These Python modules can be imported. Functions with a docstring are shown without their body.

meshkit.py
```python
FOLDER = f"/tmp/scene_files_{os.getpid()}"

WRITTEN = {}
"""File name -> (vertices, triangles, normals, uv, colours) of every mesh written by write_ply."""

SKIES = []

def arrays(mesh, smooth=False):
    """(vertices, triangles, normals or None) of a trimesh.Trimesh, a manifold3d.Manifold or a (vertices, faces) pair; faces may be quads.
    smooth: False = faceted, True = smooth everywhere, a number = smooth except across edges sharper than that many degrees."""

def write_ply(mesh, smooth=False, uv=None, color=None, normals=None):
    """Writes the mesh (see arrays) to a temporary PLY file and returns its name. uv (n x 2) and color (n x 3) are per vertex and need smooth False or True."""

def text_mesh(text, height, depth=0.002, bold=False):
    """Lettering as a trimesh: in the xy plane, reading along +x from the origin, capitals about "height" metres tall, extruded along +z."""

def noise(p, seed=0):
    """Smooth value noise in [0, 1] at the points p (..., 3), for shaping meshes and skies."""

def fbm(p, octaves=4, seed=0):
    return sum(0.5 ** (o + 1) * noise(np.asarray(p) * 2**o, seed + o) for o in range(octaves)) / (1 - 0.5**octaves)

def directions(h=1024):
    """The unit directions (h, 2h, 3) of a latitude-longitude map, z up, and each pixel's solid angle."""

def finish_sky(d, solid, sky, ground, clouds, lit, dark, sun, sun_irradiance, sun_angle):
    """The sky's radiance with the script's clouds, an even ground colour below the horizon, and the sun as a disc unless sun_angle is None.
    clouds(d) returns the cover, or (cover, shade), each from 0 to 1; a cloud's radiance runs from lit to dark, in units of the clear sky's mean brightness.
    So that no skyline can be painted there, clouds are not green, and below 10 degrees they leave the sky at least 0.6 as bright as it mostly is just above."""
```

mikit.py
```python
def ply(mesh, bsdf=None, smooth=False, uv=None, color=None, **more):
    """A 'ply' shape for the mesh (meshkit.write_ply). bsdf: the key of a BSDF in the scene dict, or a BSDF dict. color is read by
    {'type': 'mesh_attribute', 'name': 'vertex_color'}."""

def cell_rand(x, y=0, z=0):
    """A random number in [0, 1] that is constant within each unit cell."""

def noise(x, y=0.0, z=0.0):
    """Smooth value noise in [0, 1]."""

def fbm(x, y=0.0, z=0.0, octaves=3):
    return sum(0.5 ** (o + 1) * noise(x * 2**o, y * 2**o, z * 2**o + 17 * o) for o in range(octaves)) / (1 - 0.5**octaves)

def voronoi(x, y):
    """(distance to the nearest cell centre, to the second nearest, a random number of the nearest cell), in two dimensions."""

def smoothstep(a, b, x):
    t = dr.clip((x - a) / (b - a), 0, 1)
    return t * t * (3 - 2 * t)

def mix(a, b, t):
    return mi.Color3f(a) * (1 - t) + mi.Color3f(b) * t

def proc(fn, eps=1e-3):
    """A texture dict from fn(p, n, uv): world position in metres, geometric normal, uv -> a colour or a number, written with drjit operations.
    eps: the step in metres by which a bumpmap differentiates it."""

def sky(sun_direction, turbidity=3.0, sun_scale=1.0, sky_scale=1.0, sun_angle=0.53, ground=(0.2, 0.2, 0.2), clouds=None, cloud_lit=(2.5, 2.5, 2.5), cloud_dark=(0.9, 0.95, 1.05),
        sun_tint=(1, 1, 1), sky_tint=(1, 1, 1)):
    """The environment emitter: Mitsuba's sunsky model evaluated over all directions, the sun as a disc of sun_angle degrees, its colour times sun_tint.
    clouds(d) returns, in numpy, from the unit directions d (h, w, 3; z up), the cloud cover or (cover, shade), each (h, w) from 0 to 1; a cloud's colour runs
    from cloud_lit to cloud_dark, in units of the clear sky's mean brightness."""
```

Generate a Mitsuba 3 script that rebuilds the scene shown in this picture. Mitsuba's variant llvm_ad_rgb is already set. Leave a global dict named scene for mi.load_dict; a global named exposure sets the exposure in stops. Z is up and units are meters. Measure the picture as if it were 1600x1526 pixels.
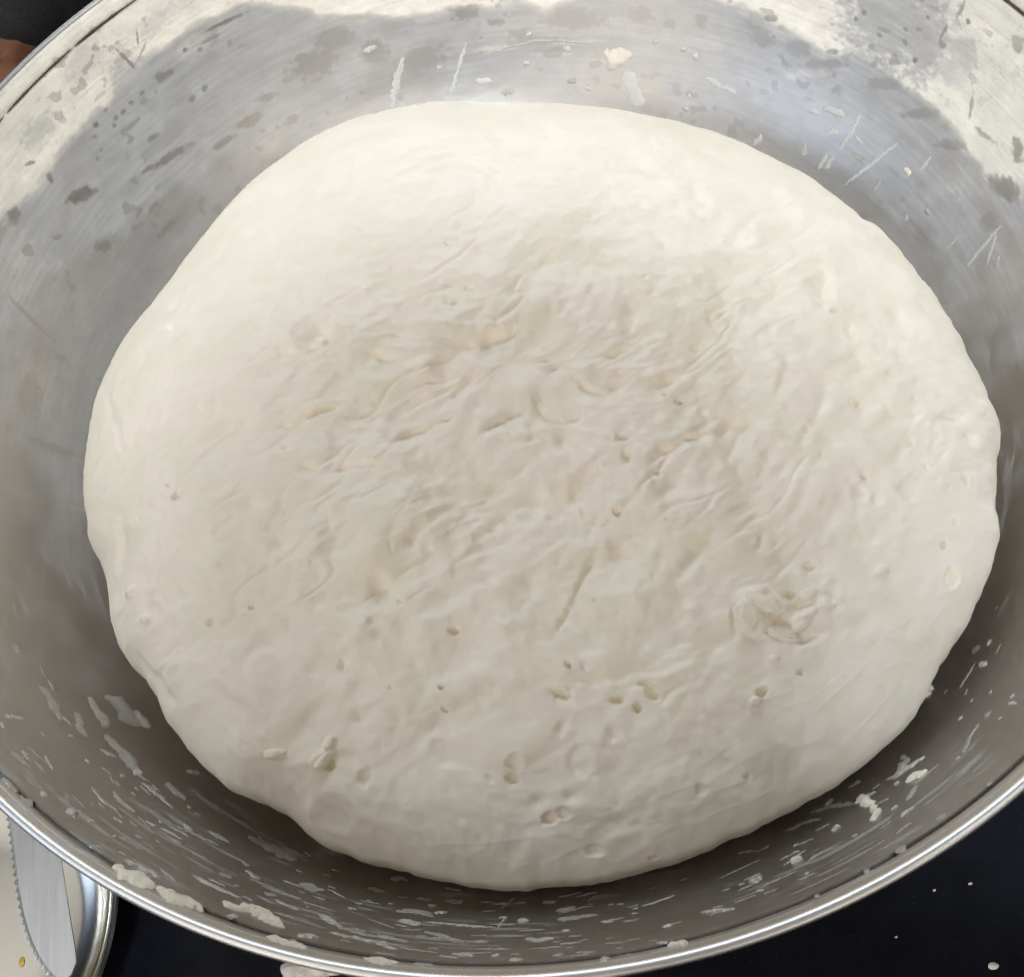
import math
import numpy as np
import trimesh
import manifold3d as m3
import drjit as dr
import mitsuba as mi
import mikit
import meshkit
from scipy.spatial import cKDTree
from scipy.interpolate import PchipInterpolator, CubicSpline

scene, labels = {}, {}
T = mi.ScalarTransform4f
H0 = 0.124                       # height of the bowl's rim above the counter
rng = np.random.default_rng(7)

# ---------------------------------------------------------------- camera
F_PX, W_PX, H_PX = 1800.0, 1600.0, 1526.0
PITCH, ROLL, DIST, TX, TY = 1.0679, -0.2168, 0.3385, -0.0119, -0.0856
FW = np.array([0, math.cos(PITCH), -math.sin(PITCH)])
_rt = np.array([1.0, 0, 0]); _up = np.cross(_rt, FW)
RT = math.cos(ROLL) * _rt + math.sin(ROLL) * _up
UP = -math.sin(ROLL) * _rt + math.cos(ROLL) * _up
EYE = np.array([TX, TY, H0]) - DIST * FW
scene['camera'] = {'type': 'thinlens', 'fov': math.degrees(2 * math.atan(800 / F_PX)), 'fov_axis': 'x',
                   'aperture_radius': 0.0008, 'focus_distance': 0.385, 'near_clip': 0.02, 'far_clip': 50.0,
                   'to_world': T().look_at(origin=EYE.tolist(), target=(EYE + FW).tolist(), up=UP.tolist())}
exposure = -0.27

# ---------------------------------------------------------------- lamps
def quad_light(name, centre, target, w, h, rgb, label, cat):
    c, t = np.array(centre, float), np.array(target, float)
    scene[name] = {'type': 'rectangle', 'to_world': T().look_at(origin=c.tolist(), target=t.tolist(), up=[0, 0.01, 1]) @ T().scale([w / 2, h / 2, 1]),
                   'bsdf': {'type': 'diffuse', 'reflectance': {'type': 'rgb', 'value': [0.1, 0.1, 0.1]}},
                   'emitter': {'type': 'area', 'radiance': {'type': 'rgb', 'value': list(rgb)}}}
    labels[name] = {'label': label, 'category': cat}

quad_light('window', (0.10, 1.75, 1.02), (0.10, 0, 0.15), 1.6, 0.9, (5.0, 5.3, 5.45), 'tall bright daylight window beyond the bowl, out of frame', 'window')
quad_light('ceiling_lamp_001', (1.25, -1.05, 2.25), (1.25, -1.05, 0), 1.3, 1.3, (1.35, 1.24, 1.05), 'broad dim warm ceiling light panel to the right of the photographer, out of frame', 'lamp')
quad_light('ceiling_lamp', (-1.25, -0.30, 2.25), (-1.25, -0.30, 0), 1.7, 1.6, (1.3, 1.24, 1.12), 'broad dim ceiling light panel to the left of the counter, out of frame', 'lamp')
quad_light('ceiling_spotlight', (0.13, -0.85, 2.33), (0.13, -0.85, 0), 0.24, 0.24, (190, 215, 233), 'small bright ceiling light above and behind the photographer, out of frame', 'lamp')
quad_light('side_window', (-1.75, -0.30, 1.00), (0, 0, 0.1), 1.0, 0.8, (2.2, 2.65, 3.4), 'bluish daylight window to the left of the bowl, out of frame', 'window')
quad_light('wall_lamp', (-0.15, -1.85, 1.30), (0, 0, 0.1), 4.6, 2.2, (2.7, 2.45, 2.1), 'warm white wall lamp behind the camera, out of frame', 'lamp')


def struct(name, mesh, bsdf, **k):
    scene[name] = mikit.ply(mesh, bsdf, **k)
    labels[name] = {'label': name.replace('_', ' '), 'kind': 'structure'}


# ---------------------------------------------------------------- pixels to rays (places where things stand)
def ray(px, py):
    d = FW + RT * (px - 800) / F_PX - UP * (py - 763) / F_PX
    return d / np.linalg.norm(d)


def project(X):
    v = X - EYE
    z = v @ FW
    return np.stack([800 + F_PX * (v @ RT) / z, 763 - F_PX * (v @ UP) / z], -1), z


def on_plane(px, py, z):
    d = ray(px, py)
    return EYE + d * (z - EYE[2]) / d[2]


# ---------------------------------------------------------------- bowl profile (r, z relative to the rim)
PR = np.array([0.0, 0.085, 0.118, 0.150, 0.180, 0.203, 0.2148])
PZ = np.array([-0.1225, -0.1220, -0.117, -0.1045, -0.080, -0.040, -0.0075])
_zf = PchipInterpolator(PR, PZ)
TAB_R = np.r_[np.linspace(0, 0.2148, 1200), 0.2161, 0.2184]          # the last two: the lip above the groove
TAB_Z = np.r_[_zf(TAB_R[:1200]), -0.0050, -0.0010]


def wall_z(r):
    return np.interp(r, TAB_R, TAB_Z)


def on_bowl(px, py):
    """The point of the bowl's inner wall that is seen at a pixel: (x, y, z)."""
    d = ray(px, py)
    t = np.linspace(0.2, 0.75, 6000)
    X = EYE + t[:, None] * d
    r = np.hypot(X[:, 0], X[:, 1])
    inside = (r < 0.2184) & (X[:, 2] - H0 < wall_z(r))
    i = int(np.argmax(inside))
    if not inside.any():          # above the groove: on the lip, taken at its mean height
        return on_plane(px, py, H0 - 0.004)
    return X[i]


def tz(px, py):
    p = on_bowl(px, py)
    a = math.atan2(p[1], p[0])
    return (a + 2 * math.pi if a < -math.pi / 2 else a), float(p[2] - H0)


def wall_frame(p):
    """Outward-from-metal normal (into the bowl), circumferential and upward tangents at a wall point."""
    r = math.hypot(p[0], p[1])
    e = np.array([p[0] / r, p[1] / r, 0])
    s = (wall_z(min(r + 5e-4, 0.2184)) - wall_z(r - 5e-4)) / 1e-3
    n = np.array([-e[0] * s, -e[1] * s, 1.0]); n /= np.linalg.norm(n)
    tc = np.array([-e[1], e[0], 0])
    return n, tc, np.cross(n, tc)


# ---------------------------------------------------------------- materials
def rgb(*v):
    return {'type': 'rgb', 'value': list(v)}


def principled(color, rough, **k):
    return {'type': 'twosided', 'bsdf': {'type': 'principled', 'base_color': color, 'roughness': rough, **k}}


def ang(p):                      # from -90 to 270 degrees: the turn lies at the near side
    a = dr.atan2(p.y, p.x)
    return dr.select(a < -math.pi / 2, a + 2 * math.pi, a)


def wrap(a):
    return a - 2 * math.pi * dr.round(a / (2 * math.pi))


def curve(th, knots):
    """Piecewise linear z over the angle; knots sorted by angle."""
    out = mi.Float(knots[0][1])
    for (a, b), (c, d) in zip(knots[:-1], knots[1:]):
        out += (d - b) * dr.clip((th - a) / max(c - a, 1e-4), 0, 1)
    return out


def knots_from(pixels):
    k = sorted(tz(*q) for q in pixels)
    return k


# edge of the dried beige film on the far wall: left part and right part
LEFT_EDGE = knots_from([(-40, 420), (0, 345), (60, 300), (88, 262), (118, 208), (165, 172), (200, 122), (245, 84), (300, 46), (380, 14)])
RIGHT_EDGE = knots_from([(1090, 0), (1190, 28), (1290, 78), (1380, 112), (1470, 190), (1540, 270), (1600, 320), (1680, 420)])
TOP_EDGE = knots_from([(395, 10), (520, 22), (640, 32), (760, 18), (900, 2), (1085, -4)])
EDGE = sorted(LEFT_EDGE + RIGHT_EDGE + TOP_EDGE)
# below this line the far wall is bare, smoothly wiped metal
BARE = knots_from([(-60, 640), (0, 530), (60, 445), (130, 395), (200, 345), (270, 285), (350, 245), (450, 200), (530, 165), (640, 138), (760, 128), (900, 138), (1010, 150), (1150, 190), (1290, 240), (1400, 325), (1490, 430), (1570, 580)])

# marks in the film: (pixel x, y, half length mm, half width mm, tilt from the rim direction in degrees, strength)
DARK = [(128, 305, 6.5, 2.6, 22, .9), (160, 385, 4.2, 2.6, 40, .8), (22, 335, 3.0, 3.6, 80, 1.0), (78, 278, 1.0, 2.6, 20, .9), (48, 255, 2.2, .8, 30, .7),
        (255, 118, 5.0, 1.8, 20, .8), (300, 155, 1.6, 1.4, 0, .7), (320, 138, 1.6, 1.4, 0, .7), (290, 78, 1.0, .9, 0, .8), (312, 78, 1.1, .9, 0, .7),
        (150, 195, 1.3, 1.0, 10, .9), (165, 172, 1.2, 1.0, 0, .8), (180, 184, 1.2, 1.0, 0, .8), (178, 196, 1.0, 1.0, 0, .8), (192, 175, 1.4, 1.0, 0, .8), (205, 160, 1.2, .9, 0, .7),
        (222, 146, 1.2, .9, 0, .7), (148, 214, 1.2, .9, 0, .7), (158, 235, .9, .8, 0, .7), (152, 248, .9, .8, 0, .6), (240, 215, 3.4, 1.3, 10, .7), (265, 245, 9.5, 1.6, 8, .8),
        (235, 262, 4.5, 1.0, 10, .7), (350, 222, 6.0, 1.4, 4, .6), (390, 190, 6.5, 2.2, 5, .6), (455, 188, 4.2, 2.0, 0, .55), (420, 152, 5.0, 1.6, 8, .5),
        (350, 35, 9.0, .9, 4, .8), (330, 60, 5.0, .8, 4, .7), (315, 330, 1.2, 1.4, 0, .35), (220, 350, 1.5, 1.4, 0, .35), (240, 352, 1.2, 1.7, 0, .35), (245, 333, 1.3, 1.2, 0, .3),
        (90, 370, 2.6, 1.0, 30, .6), (490, 100, 11, 6, 8, .55), (520, 60, 9, 5, 10, .5), (585, 80, 6.0, 5.0, 0, .45), (660, 95, 12, 5, 0, .35),
        (725, 20, 6, 3.0, 0, .6), (775, 35, 4, 1.6, 0, .5), (840, 65, 14, 2.0, 0, .4), (900, 30, 14, 4, 0, .35), (1000, 25, 6, 3.5, 0, .4), (1045, 38, 3, 2, 0, .45), (1095, 32, 3, 3, 0, .4),
        (50, 500, 11, 1.1, -78, .45), (45, 620, 9.0, 5.0, -12, .45), (95, 560, 1.8, 2.2, 0, .35), (15, 670, 2.5, 2.0, 0, .35), (85, 700, 2.0, 12.0, 0, .3),
        (1350, 19, 1.2, 1.1, 0, .8), (1337, 29, 1.0, .9, 0, .7), (1430, 95, 1.2, 1.2, 0, .9), (1513, 34, 1.1, 1.1, 0, .9), (1414, 66, 1.4, .8, 30, .7), (1415, 46, 1.0, .7, 0, .6), (1374, 55, 1.3, .7, 0, .6), (1450, 28, .7, .7, 0, .6),
        (1437, 47, 1.2, .8, 0, .7), (1502, 15, .8, 3.2, 0, .7), (1475, 50, .6, 4.0, 0, .7), (1472, 70, 2.0, 1.2, 0, .6), (1590, 68, 3.0, 3.0, 0, .55), (1518, 165, 4.5, .8, 60, .6), (1540, 212, 5.5, 1.1, -8, .6),
        (1205, 28, 3.2, 1.4, -25, .6), (1300, 80, 3.0, 1.2, -20, .6), (1380, 130, 9.0, 2.6, -30, .5), (1440, 178, 8.0, 2.0, -35, .5), (1490, 225, 6.5, 1.6, -30, .45), (1250, 75, 5, 4, 0, .4), (1190, 60, 5, 4, 0, .4),
        (1570, 292, 10.0, 3.2, -20, .75), (1590, 235, 5.0, 2.5, 30, .75), (1545, 345, 4, 3, 0, .5), (1480, 230, 6.0, .8, -30, .6), (1290, 100, 10, 1.6, -25, .5),
        (215, 62, .7, 3.4, 25, .7), (196, 92, .8, 6.0, -10, .7), (222, 80, .6, 3.6, 60, .6)]
# patches where the beige film is missing or thin although they lie above its edge, and patches of film below it
CLEAN = [(1395, 30, 22, 19, -10, 1.0), (1440, 60, 14, 16, 0, .8), (1500, 85, 7, 7, 0, .55), (195, 118, 6, 11, 30, .7), (120, 240, 4, 8, 0, .5), (1480, 105, 10, 6, -20, .4), (60, 205, 8, 5, 0, .5), (130, 100, 10, 7, 0, .35), (250, 30, 14, 4, 0, .3)]
FILM = [(300, 70, 7, 6, 0, .5), (560, 20, 14, 5, 0, .6), (660, 20, 10, 3.5, 0, .6), (780, 75, 14, 1.2, 0, .8), (900, 66, 16, 1.0, -4, .8), (860, 85, 8, 1.0, 0, .6), (1270, 115, 10, 2.0, -25, .7), (1310, 55, 6, 9, 0, .3),
        (60, 600, 14, 11, 0, .45), (80, 470, 16, 18, 0, .3), (20, 420, 14, 20, 0, .4), (1110, 70, 9, 3, -10, .3), (1500, 280, 12, 6, -30, .4), (1570, 450, 9, 26, 0, .45), (60, 780, 1.6, 26, 2, .35), (1010, 130, 8, 5, 0, .35)]


def placed(marks):
    out = []
    for px, py, a, b, tilt, k in marks:
        th, z = tz(px, py)
        out.append((th, z, a * 1e-3, b * 1e-3, math.radians(tilt), k))
    return out


DARK_P, CLEAN_P, FILM_P = placed(DARK), placed(CLEAN), placed(FILM)


def marks_at(th, z, marks, wob, soft=0.35):
    out = mi.Float(0)
    for t0, z0, a, b, tilt, k in marks:
        u, v = wrap(th - t0) * 0.2, (z - z0) * 1.18
        c, s = math.cos(tilt), math.sin(tilt)
        d = dr.sqrt(dr.square((u * c + v * s) / a) + dr.square((v * c - u * s) / b))
        out = dr.maximum(out, k * mikit.smoothstep(1 + soft, 1 - soft, d + wob))
    return out


def film_state(p):
    th, z = ang(p), p.z - H0
    u = th * 0.2
    wob = (mikit.fbm(p.x * 420, p.y * 420, z * 480, octaves=3) - 0.5) * 1.5
    big = mikit.fbm(p.x * 60, p.y * 60, z * 65, octaves=3) - 0.5
    streak = mikit.fbm(p.x * 60 + big * 3, p.y * 60, z * 900, octaves=2)
    edge = curve(th, EDGE) + big * 0.010 + wob * 0.0012
    above = mikit.smoothstep(-0.0026, 0.0026, z - edge + wob * 0.0022) * mikit.smoothstep(-0.25, 0.05, th) * (1 - mikit.smoothstep(3.45, 3.75, th))
    dark = marks_at(th, z, DARK_P, wob)
    # small spots where the wet film dried back, in drifts on the far wall
    spot = mikit.smoothstep(0.63, 0.70, mikit.fbm(p.x * 210, p.y * 210, z * 260, octaves=2)) * mikit.smoothstep(0.50, 0.62, mikit.fbm(p.x * 34 + 9, p.y * 34, z * 60, octaves=2)) * mikit.smoothstep(0.1, 0.5, dr.sin(th))
    dark = dr.maximum(dark, 0.42 * spot)
    clean = marks_at(th, z, CLEAN_P, wob, 0.5)
    film = marks_at(th, z, FILM_P, wob, 0.4)
    return th, z, u, wob, big, streak, above, dark, clean, film


def film_weight(p, n, uv):
    th, z, u, wob, big, streak, above, dark, clean, film = film_state(p)
    far = mikit.smoothstep(-0.5, 0.25, dr.sin(th) + big)     # the near half was scraped cleaner than the far half
    brush = mikit.fbm(p.x * 35 + big * 2, p.y * 35, z * 1500, octaves=2)
    grit = mikit.fbm(p.x * 900, p.y * 900, z * 900, octaves=2)
    bare = 1 - mikit.smoothstep(-0.004, 0.004, z - curve(th, BARE) + big * 0.02 + wob * 0.002)
    wiped = far * (0.52 - 0.20 * bare + 0.16 * mikit.smoothstep(0.36, 0.70, streak + big * 0.5) * (1 - 0.6 * bare))
    # scraped round in streaks: thin traces with an outline of their own
    trace = mikit.smoothstep(0.57, 0.66, mikit.fbm(p.x * 75 + big, p.y * 75, z * 520, octaves=3)) * mikit.smoothstep(0.42, 0.60, mikit.fbm(p.x * 26 + 7, p.y * 26, z * 34, octaves=2))
    w = dr.maximum(0.03 + wiped, 0.42 * trace * (1 - 0.5 * bare * far))
    w = dr.maximum(w, above * (0.97 - 0.42 * clean - 0.14 * mikit.smoothstep(0.55, 0.78, brush + 0.4 * big)))
    w = dr.maximum(w, film * 0.7 * mikit.smoothstep(0.25, 0.5, brush + wob * 0.2))
    w = w * (0.82 + 0.36 * grit)
    return dr.clip(dr.maximum(w * (1 - 0.3 * dark), dark * 0.7), 0, 0.97)


def film_color(p, n, uv):
    th, z, u, wob, big, streak, above, dark, clean, film = film_state(p)
    col = mikit.mix((0.49, 0.50, 0.525), (0.84, 0.80, 0.73), dr.clip(dr.maximum(above * (1 - 0.8 * clean), film * 0.5), 0, 1))
    blot = mikit.fbm(p.x * 130 + 3, p.y * 130, z * 150, octaves=3)
    col = col * (0.84 + 0.14 * streak + 0.34 * (blot - 0.3))
    return mikit.mix(col, (0.15, 0.142, 0.125), dark * (0.35 + 0.9 * blot))


def steel_rough(p, n, uv):
    return 0.26 + 0.10 * mikit.fbm(p.x * 60, p.y * 60, p.z * 900, octaves=2)


def film_bump(p, n, uv):
    return 0.00007 * mikit.fbm(p.x * 260, p.y * 260, p.z * 400, octaves=3) + 0.00001 * mikit.noise(p.x * 120, p.y * 120, p.z * 2500)


scene['steel_wall'] = {'type': 'twosided', 'bsdf': {'type': 'bumpmap', 'arbitrary': mikit.proc(film_bump, 3e-4), 'scale': 1.0, 'bsdf': {'type': 'blendbsdf', 'weight': mikit.proc(film_weight),
    'a': {'type': 'principled', 'base_color': rgb(0.43, 0.40, 0.375), 'metallic': 1.0, 'roughness': mikit.proc(steel_rough)},
    'b': {'type': 'principled', 'base_color': mikit.proc(film_color), 'roughness': 0.5, 'specular': 0.45}}}}
scene['steel_bright'] = principled(rgb(0.80, 0.80, 0.80), 0.42, metallic=1.0)
scene['steel_blade'] = principled(mikit.proc(lambda p, n, uv: mi.Color3f(0.60, 0.61, 0.64) * (0.9 + 0.2 * mikit.fbm(p.x * 900, p.y * 60, 1.0, octaves=2))), 0.36, metallic=1.0)
scene['groove_dirt'] = principled(rgb(0.06, 0.045, 0.03), 0.7)


def dough_color(p, n, uv):
    a = mikit.fbm(p.x * 34, p.y * 34, p.z * 34, octaves=3)
    b = mikit.fbm(p.x * 90 + 5, p.y * 90, p.z * 90, octaves=2)
    c = mikit.mix((0.80, 0.742, 0.635), (0.83, 0.76, 0.672), mikit.smoothstep(0.35, 0.65, a))
    return mikit.mix(c, (0.78, 0.73, 0.605), 0.6 * mikit.smoothstep(0.5, 0.75, b))


scene['dough_skin'] = principled(mikit.proc(dough_color), 0.42, specular=0.34)
def film_cover(p, n, uv):         # uv.x holds how thick the dried dough is there
    return dr.clip(uv.x * (0.55 + 0.9 * mikit.fbm(p.x * 700, p.y * 700, p.z * 700, octaves=2)), 0, 1)


def pale_cover(p, n, uv):         # thin dry marks: the metal shows through
    return dr.clip(mikit.smoothstep(0.0, 0.5, uv.x) * (0.45 + 0.7 * mikit.fbm(p.x * 500, p.y * 500, p.z * 500, octaves=2)), 0, 0.65)


def full_cover(p, n, uv):
    return mikit.smoothstep(0.05, 0.35, uv.x * 0.8 + 0.2)


for key, col, cov in (('dough_thick', (0.74, 0.68, 0.58), full_cover), ('dough_thin', (0.50, 0.48, 0.445), film_cover), ('dough_trace', (0.36, 0.345, 0.32), film_cover), ('dough_pale', (0.68, 0.68, 0.68), pale_cover)):
    scene[key] = {'type': 'twosided', 'bsdf': {'type': 'blendbsdf', 'weight': mikit.proc(cov),
        'a': {'type': 'principled', 'base_color': rgb(0.43, 0.40, 0.375), 'metallic': 1.0, 'roughness': 0.5},
        'b': {'type': 'principled', 'base_color': rgb(*col), 'roughness': 0.5, 'specular': 0.4}}}
scene['flour'] = principled(rgb(0.78, 0.75, 0.70), 0.8)


def counter_color(p, n, uv):
    g = mikit.noise(p.x * 900, p.y * 900, 0)
    g2 = mikit.fbm(p.x * 120, p.y * 120, 4.0, octaves=3)
    return mikit.mix(mikit.mix((0.0022, 0.0028, 0.006), (0.006, 0.0075, 0.014), g2), (0.02, 0.022, 0.03), mikit.smoothstep(0.86, 0.97, g) * 0.35)


scene['granite'] = principled(mikit.proc(counter_color), 0.5, specular=0.12)
scene['matt_white'] = principled(rgb(0.62, 0.60, 0.57), 0.9)

# ---------------------------------------------------------------- setting
def slab(x0, x1, y0, y1, z0, z1):
    m = trimesh.creation.box((x1 - x0, y1 - y0, z1 - z0)); m.apply_translation(((x0 + x1) / 2, (y0 + y1) / 2, (z0 + z1) / 2))
    return m


struct('counter', slab(-1.6, 1.6, -0.65, 1.2, -0.04, 0), 'granite')
struct('ceiling', slab(-2.2, 2.2, -2.2, 2.4, 2.4, 2.45), 'matt_white')
struct('wall_behind_camera', slab(-2.2, 2.2, -2.25, -2.2, -0.9, 2.4), 'matt_white')
labels['counter']['label'] = 'black speckled stone counter'

# ---------------------------------------------------------------- steel bowl
def revolve(profile, n=540):
    prof = np.asarray(profile, float)
    th = np.linspace(0, 2 * np.pi, n, endpoint=False)
    v = np.stack([prof[None, :, 0] * np.cos(th)[:, None], prof[None, :, 0] * np.sin(th)[:, None], np.broadcast_to(prof[None, :, 1], (n, len(prof)))], -1).reshape(-1, 3)
    i, j = np.meshgrid(np.arange(n), np.arange(len(prof) - 1), indexing='ij')
    m = len(prof)
    a, b = i * m + j, ((i + 1) % n) * m + j
    f = np.vstack([np.stack([a, b, b + 1], -1).reshape(-1, 3), np.stack([a, b + 1, a + 1], -1).reshape(-1, 3)])
    mesh = trimesh.Trimesh(v, f, process=False)
    keep = mesh.area_faces > 1e-14
    mesh.update_faces(keep)
    return mesh


def add(key, mesh, bsdf, label=None, cat=None, group=None, kind=None, **k):
    scene[key] = mikit.ply(mesh, bsdf, **k)
    d = {}
    if label: d['label'] = label
    if cat: d['category'] = cat
    if group: d['group'] = group
    if kind: d['kind'] = kind
    if d: labels[key] = d


labels['steel_bowl'] = {'label': 'wide stainless steel mixing bowl with dried flour film, holding the dough', 'category': 'bowl'}
rr = np.concatenate([[1e-5], np.linspace(0.01, 0.2148, 90)])
inner = [(r, wall_z(r)) for r in rr]
lip = [(0.2156, -0.0084), (0.2160, -0.0078), (0.2159, -0.0058), (0.2163, -0.0043), (0.2170, -0.00305), (0.2172, -0.0029), (0.2174, -0.0023), (0.2183, -0.0010), (0.2187, -0.00165)]
outer = [(0.2192, -0.0040), (0.2160, -0.0085)] + [(r + 0.0012, wall_z(r) - 0.0012) for r in rr[::-1][1:]]
prof = [(r, z + H0) for r, z in inner + lip + outer]
add('steel_bowl__wall', revolve(prof), 'steel_wall', smooth=24)
ph = np.linspace(math.radians(215), math.radians(-100), 22)
bead = [(0.2197 + 0.0014 * math.cos(t), H0 - 0.0012 + 0.0014 * math.sin(t)) for t in ph]
add('steel_bowl__rim', revolve(bead + [bead[0]], 720), 'steel_bright', 'bright rolled wire rim of the steel bowl', smooth=True)

# ---------------------------------------------------------------- dough
NT, NR = 1700, 500
FIT = [0.1666, 0.165, 0.1632, 0.1633, 0.1651, 0.1644, 0.1663, 0.169, 0.1708, 0.1691, 0.1726, 0.1735, 0.1756, 0.1772, 0.1771, 0.177, 0.1771, 0.1778, 0.1776, 0.1786, 0.1793, 0.1776, 0.1767, 0.1765, 0.176, 0.1734, 0.1722, 0.1718, 0.1695, 0.1668, 0.1657, 0.165, 0.1646, 0.1632, 0.1631, 0.1628, 0.1625, 0.1625, 0.1621, 0.162, 0.1624, 0.1627, 0.1627, 0.1645, 0.1665, 0.1702, 0.1726, 0.1739, 0.1751, 0.1744, 0.1729, 0.1707, 0.169, 0.1672, 0.1659, 0.1664, 0.1669, 0.1673, 0.1677, 0.1675]  #FIT#
DCX, DCY = -0.004, -0.012
TH_K = np.linspace(-np.pi, np.pi, 61)
if FIT is None:
    FIT = [0.170] * 60
RK = np.array(FIT + [FIT[0]])
radius_at = CubicSpline(TH_K, RK, bc_type='periodic')


def dough_base(nt, nr, radius=None):
    th = np.linspace(-np.pi, np.pi, nt, endpoint=False)
    a = (radius or radius_at)(th)[:, None]
    s = np.linspace(0, 1, nr)[None, :]
    # s runs from the crown over the shoulder (s = .86) and under it to where the dough meets the wall
    k = np.clip(s / 0.86, 0, 1)
    ang_ = k * (np.pi / 2)
    near = np.clip(0.5 - 0.75 * np.sin(th)[:, None], 0, 1)          # flatter towards the near side, rounder at the far side
    rad = np.sin(ang_) ** (0.84 - 0.30 * near)
    up = np.cos(ang_) ** (0.80 - 0.30 * near)
    q = np.clip((s - 0.86) / 0.14, 0, 1)
    rad = rad - 0.14 * q ** 1.6
    x0, y0 = DCX + a * rad * np.cos(th)[:, None], DCY + a * rad * np.sin(th)[:, None]
    ex, ey = DCX + a * np.cos(th)[:, None], DCY + a * np.sin(th)[:, None]
    zeq = wall_z(np.hypot(ex, ey)) + 0.007
    zeq = 0.65 * zeq + 0.35 * zeq.mean() + 0.010 * near
    zc = -0.037
    z = zeq + (zc - zeq) * up - (0.030 + 0.010 * near) * q - 0.0045 * np.exp(-(rad / 0.5) ** 2)     # the middle has sunk a little
    return th, np.stack([x0, y0, z + H0], -1)


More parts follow.
